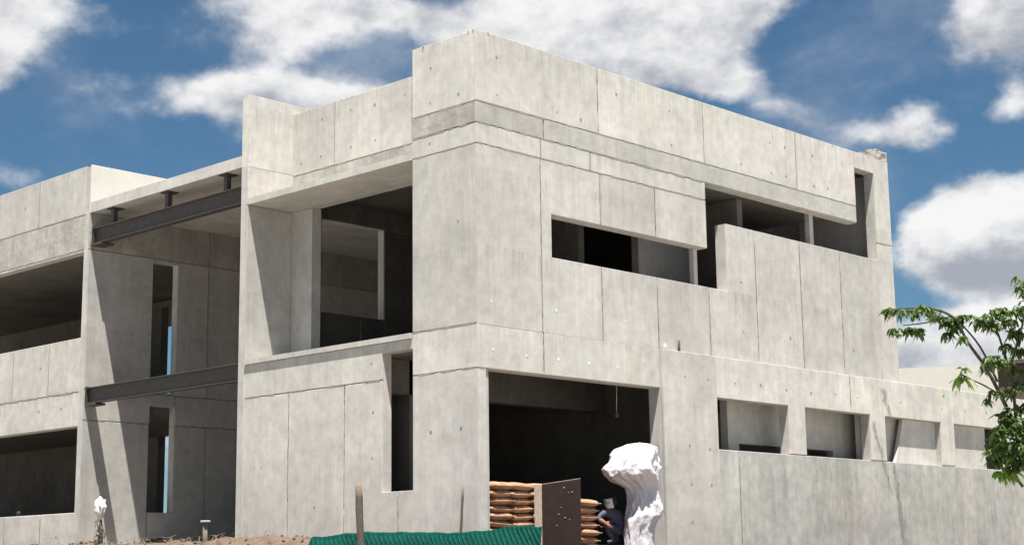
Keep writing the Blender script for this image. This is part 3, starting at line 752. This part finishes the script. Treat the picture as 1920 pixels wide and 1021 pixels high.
# white mask over the face
rt = fd.cross(Vector((0, 0, 1))).normalized(); up = rt.cross(fd)
bm = bmesh.new(); g = []
for i in range(7):
    row = []
    for j in range(7):
        u = i/3-1; v = j/3-1; row.append(bm.verts.new(hc+rt*u*.105*(1-.12*v*v)+up*(v*.10-.005)+fd*(.145-.055*u*u-.02*v*v)))
    g.append(row)
for i in range(6):
    for j in range(6): f = bm.faces.new((g[i][j], g[i+1][j], g[i+1][j+1], g[i][j+1])); f.smooth = True
o = obj('face_mask', bm, MWHITE, T); o.modifiers.new('s', 'SOLIDIFY').thickness = .006
bm = bmesh.new()
for s in (-1, 1):
    bmesh.ops.create_uvsphere(bm, u_segments=8, v_segments=6, radius=.014, matrix=Matrix.Translation(hc+rt*s*.035+up*.03+fd*.150))
obj('eye_slit', bm, MBLACK, T)

# ------------------------------------------------------------------ green netting
path = smooth_path([(-2.62, 1.78, 0), (-2.5, 1.5, 0), (-2.04, .63, 0), (-1.52, -.19, 0), (-1.09, -1.08, 0), (-.86, -1.64, 0), (-.60, -2.12, 0)], 40)
tops = [(0, .44), (.035, .63), (.2, .69), (.27, .70), (.5, .685), (.62, .66), (.75, .685), (.86, .74), (.93, .755), (1, .73)]
def top_at(s):
    for (a, z0), (b, z1) in zip(tops, tops[1:]):
        if s <= b: k = (s-a)/(b-a); return z0+(z1-z0)*(k*k*(3-2*k))
    return tops[-1][1]
bm = bmesh.new(); cols = []; nv = 26; n_ = len(path)
acc = 0; lens = [0]
for i in range(1, n_): acc += (path[i]-path[i-1]).length; lens.append(acc)
ribs = []
for i, p in enumerate(path):
    s = lens[i]/acc; d = (path[min(i+1, n_-1)]-path[max(i-1, 0)]).normalized(); nrm = Vector((-d.y, d.x, 0)); nrm = nrm if nrm.x < 0 else -nrm
    zt = top_at(s)+.018*noise.noise(Vector((lens[i]*3.0, 0, 0)))+.010*abs(sin(lens[i]*9.5))
    col = []
    for j in range(nv+1):
        v = j/nv; z = zt-v*.75
        ph = (lens[i]-.55*v*.75)/.085*2*pi
        bulge = .16*sin(min(v*1.6, 1)*pi/2)+.05*noise.noise(Vector((lens[i]*1.5, v*2, 4)))
        back = -.10 if j == 0 else 0
        q = p+nrm*(bulge+back+.013*sin(ph)); col.append(bm.verts.new((q.x, q.y, z-(.0 if j else .03))))
    cols.append(col)
for A, Bq in zip(cols, cols[1:]):
    for j in range(nv): f = bm.faces.new((A[j], Bq[j], Bq[j+1], A[j+1])); f.smooth = True
t = thing('green_netting', 'long roll of dark green plastic netting lying along the foot of the left facade', 'netting', (-1.6, -.2, .4))
obj('net_sheet', bm, MNET, t)
bm = bmesh.new(); L0 = 0
import bisect
def net_pt(l, v):
    i = min(max(bisect.bisect(lens, l), 1), n_-1); k = (l-lens[i-1])/(lens[i]-lens[i-1])
    j = min(int(v*nv), nv-1); kk = v*nv-j
    A = cols_co[i-1][j].lerp(cols_co[i-1][j+1], kk); Bq = cols_co[i][j].lerp(cols_co[i][j+1], kk)
    d = (path[i]-path[i-1]).normalized(); nrm = Vector((-d.y, d.x, 0)); nrm = nrm if nrm.x < 0 else -nrm
    return A.lerp(Bq, k)+nrm*.008
me_net = bpy.data.objects['net_sheet'].data
cols_co = [[me_net.vertices[i*(nv+1)+j].co.copy() for j in range(nv+1)] for i in range(n_)]
k = .0
while k < acc+.4:
    pts = []
    for q in range(9):
        v = .02+q/8*.96; l = k+.55*v*.75-.4
        if 0.02 < l < acc-.02: pts.append(net_pt(l, v))
    if len(pts) > 2: tube(bm, pts, .0045, 4, False)
    k += .085
o = obj('net_rib', bm, MRIB, t); o['kind'] = 'stuff'

# stakes
def stake(name, label, a, b, r, mat, n=8, cat='stake'):
    a, b = Vector(a), Vector(b); bm = bmesh.new()
    pts = [a.lerp(b, k/6)+Vector((noise.noise(a*3+Vector((k, 0, 0)))*.008, noise.noise(a*5+Vector((0, k, 0)))*.008, 0)) for k in range(7)]
    tube(bm, pts, [r*(1+.06*noise.noise(Vector((k*2, r*90, 1)))) for k in range(7)], n)
    return tag(obj(name, bm, mat), label, cat)
stake('timber_post', 'thick weathered timber post standing in front of the green netting', (-2.60, .29, .2), (-2.78, .17, 1.46), .066, MWOOD)
stake('thin_rod', 'thin leaning timber rod behind the right half of the netting', (-.40, .12, .35), (-.47, -.04, 1.48), .026, MWOOD, 6)
t = thing('bagged_stake', 'short stake capped with a torn white bag beside the left column', 'stake', (-1.5, 10.4, .5))
bm = bmesh.new(); tube(bm, [(-1.5, 10.38, .3), (-1.48, 10.40, 1.0), (-1.5, 10.42, 1.5)], [.06, .055, .05], 8); obj('stake', bm, MWOOD, t)
bm = bmesh.new(); bmesh.ops.create_icosphere(bm, subdivisions=4, radius=1)
for v in bm.verts:
    n = v.co.copy(); k = 1+.35*noise.noise(n*2.3)+.15*noise.noise(n*5)
    taper = .55+.45*max(0, min(1, (n.z+1)/1.2))
    v.co = Vector((-1.5+n.x*.12*k*taper, 10.42+n.y*.14*k*taper, 1.42+n.z*.25*(k if n.z > 0 else 1)))
for f in bm.faces: f.smooth = True
obj('white_bag', bm, MWHITE, t)
bm = bmesh.new()
for i in range(26):
    a = random.uniform(0, 6.28); z = random.uniform(.55, 1.25)
    tube(bm, [(-1.5+.06*cos(a), 10.4+.06*sin(a), z), (-1.5+.13*cos(a+.5), 10.4+.13*sin(a+.5), z-.05), (-1.5+.10*cos(a+.9), 10.4+.10*sin(a+.9), z-.14)], .008, 4)
obj('binding_wire', bm, MGREY, t)
t = thing('pegged_stake', 'short grey stake with a pale cap in front of the shaded gap', 'stake', (-1.5, 6.44, .5))
bm = bmesh.new(); tube(bm, [(-1.5, 6.43, .3), (-1.5, 6.45, 1.02)], .05, 8); obj('stake', bm, MWOOD, t)
bm = bmesh.new(); box(bm, -1.57, -1.43, 6.36, 6.53, 1.02, 1.06); bmesh.ops.bevel(bm, geom=bm.edges[:], offset=.01, segments=1, affect='EDGES'); obj('cap', bm, MC, t)
# black rubber hose heap and brush on the spoil
bm = bmesh.new()
for kk, (a0, s_) in enumerate(((0, .22), (1.4, .28), (3, .2))):
    tube(bm, [(-1.35+.12*cos(a*.35+a0), 8.35+s_*2.0*sin(a*.35+a0)*.8, ground_z(-1.35, 8.4)+.06+.05*sin(a*.7+kk)) for a in range(14)], .035, 6)
tag(obj('rubber_hose', bm, MBLACK), 'coil of black hose lying on the dirt heap in the gap', 'hose')
bm = bmesh.new()
for i in range(160):
    y = random.uniform(4.5, 13.5); x = -1.35+random.gauss(0, .3); z = ground_z(x, y); a = random.uniform(0, 6.28); l = random.uniform(.06, .2)
    tube(bm, [(x, y, z-.02), (x+cos(a)*l*.5, y+sin(a)*l*.5, z+l*.6), (x+cos(a)*l, y+sin(a)*l, z+l*random.uniform(.5, .9))], [.005, .004, .002], 4, False)
o = obj('dry_twigs', bm, plain('dry_straw', (.30, .22, .13, 1), .9)); o['kind'] = 'stuff'
bm = bmesh.new(); bmesh.ops.create_uvsphere(bm, u_segments=12, v_segments=8, radius=.07, matrix=Matrix.Translation((.02+.1, 16.9, 1.56)))
tag(obj('black_bucket', bm, MBLACK), 'small round black object on the lower left window sill', 'bucket')

# ------------------------------------------------------------------ far buildings
t = thing('pale_warehouse', 'pale cream building with a low pitched roof far behind the annexe', 'building', (60, 20, -1))
def gable(name, x, y0, y1, h0, h1, yr, dx, mat):
    bm = bmesh.new(); pr = [(y0, -1), (y1, -1), (y1, h0), (yr, h1), (y0, h0*.93)]
    a = [bm.verts.new((x, y, z)) for y, z in pr]; b = [bm.verts.new((x+dx, y, z)) for y, z in pr]
    bm.faces.new(a); bm.faces.new(b[::-1])
    for i in range(len(a)): bm.faces.new((a[i], b[i], b[(i+1) % len(a)], a[(i+1) % len(a)]))
    bmesh.ops.recalc_face_normals(bm, faces=bm.faces); return obj(name, bm, mat, t)
gable('wall', 60, 8, 36, 10.6, 11.0, 26, 30, MCREAM)
bm = bmesh.new(); box(bm, 59.7, 59.98, 7.9, 36, -1, .6); obj('plinth', bm, MGREY, t)
t = thing('brown_shed', 'dark olive brown shed behind the tree at the right edge', 'building', (40, 6, -1))
bm = bmesh.new(); box(bm, 40, 46, -4, 9.98, -1, 7.95); obj('wall', bm, MGREY, t)
bm = bmesh.new(); box(bm, 39.8, 46.2, -4.2, 10.1, 7.95, 8.1); obj('roof', bm, MGREY, t)

# ------------------------------------------------------------------ tree at the right
T = thing('young_tree', 'slim young tree with drooping green leaf clusters at the right edge', 'tree', (-6.4, -13.9, -1.6))
bm = bmesh.new()
tube(bm, smooth_path([(-5.9, -14.3, ground_z(-5.9, -14.3)-.1), (-6.0, -14.25, -.9), (-6.15, -14.2, -.33), (-6.4, -14.1, .36), (-6.62, -14.0, .86), (-6.78, -13.96, 1.25)]), [.06]*8+[.045]*6+[.032]*7, 10)
obj('trunk', bm, MBARK, T)
limbs = {
 'A': ([(-6.78,-13.96,1.25),(-6.9,-13.9,1.52),(-7.04,-13.83,1.8),(-7.19,-13.74,2.04),(-7.28,-13.7,2.24)], .022, .011),
 'A1': ([(-7.28,-13.7,2.24),(-7.4,-13.6,2.33),(-7.56,-13.44,2.36),(-7.75,-13.24,2.35)], .015, .006),
 'A2': ([(-6.95,-13.89,1.67),(-7.07,-13.80,2.0),(-7.22,-13.68,2.24)], .012, .007),
 'B': ([(-6.78,-13.96,1.25),(-6.85,-13.99,1.64),(-6.96,-13.97,1.99),(-7.05,-13.94,2.24),(-7.08,-13.93,2.34)], .016, .007),
 'C': ([(-6.88,-13.92,1.52),(-7.03,-13.79,1.64),(-7.19,-13.66,1.73)], .010, .005),
 'D': ([(-7.34,-13.63,2.27),(-7.5,-13.46,2.22),(-7.64,-13.33,2.20)], .008, .005),
 'E': ([(-6.74,-13.95,1.1),(-6.6,-14.1,1.6),(-6.5,-14.25,2.1),(-6.45,-14.35,2.5)], .03, .01),
 'F': ([(-6.7,-13.93,.9),(-6.35,-14.2,1.4),(-6.1,-14.5,1.8)], .025, .01),
 'G': ([(-6.65,-13.92,.7),(-6.8,-13.8,.95),(-6.95,-13.72,1.02)], .015, .006),
 'H': ([(-6.9,-13.98,1.75),(-6.82,-14.1,2.15),(-6.8,-14.15,2.4)], .014, .007)}
for nme, (pts, r0, r1) in limbs.items():
    bm = bmesh.new(); sp = smooth_path(pts); tube(bm, sp, [r0+(r1-r0)*i/(len(sp)-1) for i in range(len(sp))], 7); obj('branch', bm, MBARK, T)
rl = random.Random(7)
def leaf(bm, p, d, L, w, curl=.5):
    d = Vector(d).normalized(); side = d.cross(Vector((0, 0, 1)));
    side = side.normalized() if side.length > .05 else Vector((1, 0, 0)); side = (Matrix.Rotation(rl.uniform(-.7, .7), 3, d) @ side); up = side.cross(d)
    prev = None; p = Vector(p)
    for k, wk in enumerate((.05, .75, 1, .7, .03)):
        s = k/4; c = p+d*L*s-Vector((0, 0, 1))*curl*L*s*s
        a = bm.verts.new(c+side*w*wk*.5+up*w*.12); m_ = bm.verts.new(c); b = bm.verts.new(c-side*w*wk*.5+up*w*.12)
        if prev: bm.faces.new((prev[0], a, m_, prev[1])); bm.faces.new((prev[1], m_, b, prev[2]))
        prev = (a, m_, b)
def cluster(bm, c, r, n, size=.060):
    n = int(n*1.5+1)
    c = Vector(c)
    for _ in range(n):
        o = Vector((rl.gauss(0, 1), rl.gauss(0, 1), rl.gauss(0, .6)))*r*.42
        a = rl.uniform(0, 6.28); nl = rl.choice((2, 3, 4)); tilt = rl.uniform(-.9, .3)
        for q in range(nl):
            aa = a+q*2*pi/nl*.8; leaf(bm, c+o, (cos(aa), sin(aa), tilt+rl.uniform(-.4, .4)), size*rl.uniform(.5, 1.45), size*rl.uniform(.42, .68), rl.uniform(.3, .9))
def px(x, y, dep=15.0):
    """world point used to lay out the crown: columns/rows of a grid on the plane of the crown"""
    return Vector((-20.872, -20.978, 0))+(F_+R_*((x-960)/2994.4)-U_*((y-510.5)/2994.4))*dep
bm = bmesh.new()
for x, y, r, n in ((1662,582,.055,5),(1685,580,.07,7),(1712,584,.07,8),(1735,578,.09,10),(1757,592,.08,9),(1775,600,.06,7),(1682,618,.06,7),(1705,619,.07,8),(1725,618,.04,4),(1788,604,.11,14),(1802,592,.06,6),(1783,624,.06,6),(1805,634,.05,4),
                   (1838,598,.09,11),(1852,606,.07,8),(1876,584,.09,10),(1888,600,.07,8),(1870,614,.05,5),(1910,580,.10,8),(1905,622,.10,12),(1890,648,.07,7),(1915,655,.10,10),(1860,672,.08,9),(1880,676,.08,9),(1900,690,.10,10),
                   (1850,690,.06,5),(1868,735,.05,4),(1895,730,.07,6),(1915,720,.09,8),(1885,775,.10,12),(1905,790,.14,18),(1880,805,.12,16),(1865,830,.10,13),(1890,840,.15,22),(1912,830,.15,20),(1868,862,.08,9),(1900,870,.10,10),(1925,760,.15,18),(1940,840,.2,25),(1850,750,.03,2),(1855,845,.04,4)):
    for k in range(1): cluster(bm, px(x, y, 15+rl.uniform(-.15, .15)), r, int(n*1.3))
for _ in range(26): cluster(bm, (rl.uniform(-6.9, -5.8), rl.uniform(-14.9, -14.15), rl.uniform(1.0, 2.7)), .18, 18)
o = obj('foliage', bm, MLEAF, T); o['kind'] = 'stuff'
bm = bmesh.new()
cluster(bm, px(1803, 705), .05, 5, .08); cluster(bm, px(1808, 690), .03, 2); cluster(bm, px(1885, 880), .10, 9, .08); cluster(bm, px(1905, 885), .10, 9); cluster(bm, px(1768, 738), .012, 1, .03)
for _ in range(10): cluster(bm, px(rl.uniform(1865, 1920), rl.uniform(780, 860)), .05, 2)
o = obj('young_foliage', bm, MLEAFY, T, 'bright yellow-green young leaves'); o['kind'] = 'stuff'
# weeds whose tips reach into the frame
for lab, cx_, cy_ in (('left one of two weed tips at the foot of the damp wall', 1368, 1030), ('right one of two weed tips at the foot of the damp wall', 1468, 1032)):
    c = px(cx_, cy_, 18); gz = ground_z(c.x, c.y)
    t = thing('weed', lab, 'weed', (c.x, c.y, gz), 'weeds under the annexe wall')
    bm = bmesh.new()
    for _ in range(5):
        e = c+Vector((rl.uniform(-.14, .14), rl.uniform(-.14, .14), rl.uniform(-.05, .05))); tube(bm, [(c.x, c.y, gz), (c+e)/2-Vector((0, 0, .5)), e], [.01, .008, .004], 5)
    obj('stem', bm, MBARK, t)
    bm = bmesh.new()
    for _ in range(9): cluster(bm, c+Vector((rl.uniform(-.18, .18), rl.uniform(-.18, .18), rl.uniform(-.14, .03))), .06, 5, .08)
    o = obj('foliage', bm, MLEAFY, t); o['kind'] = 'stuff'
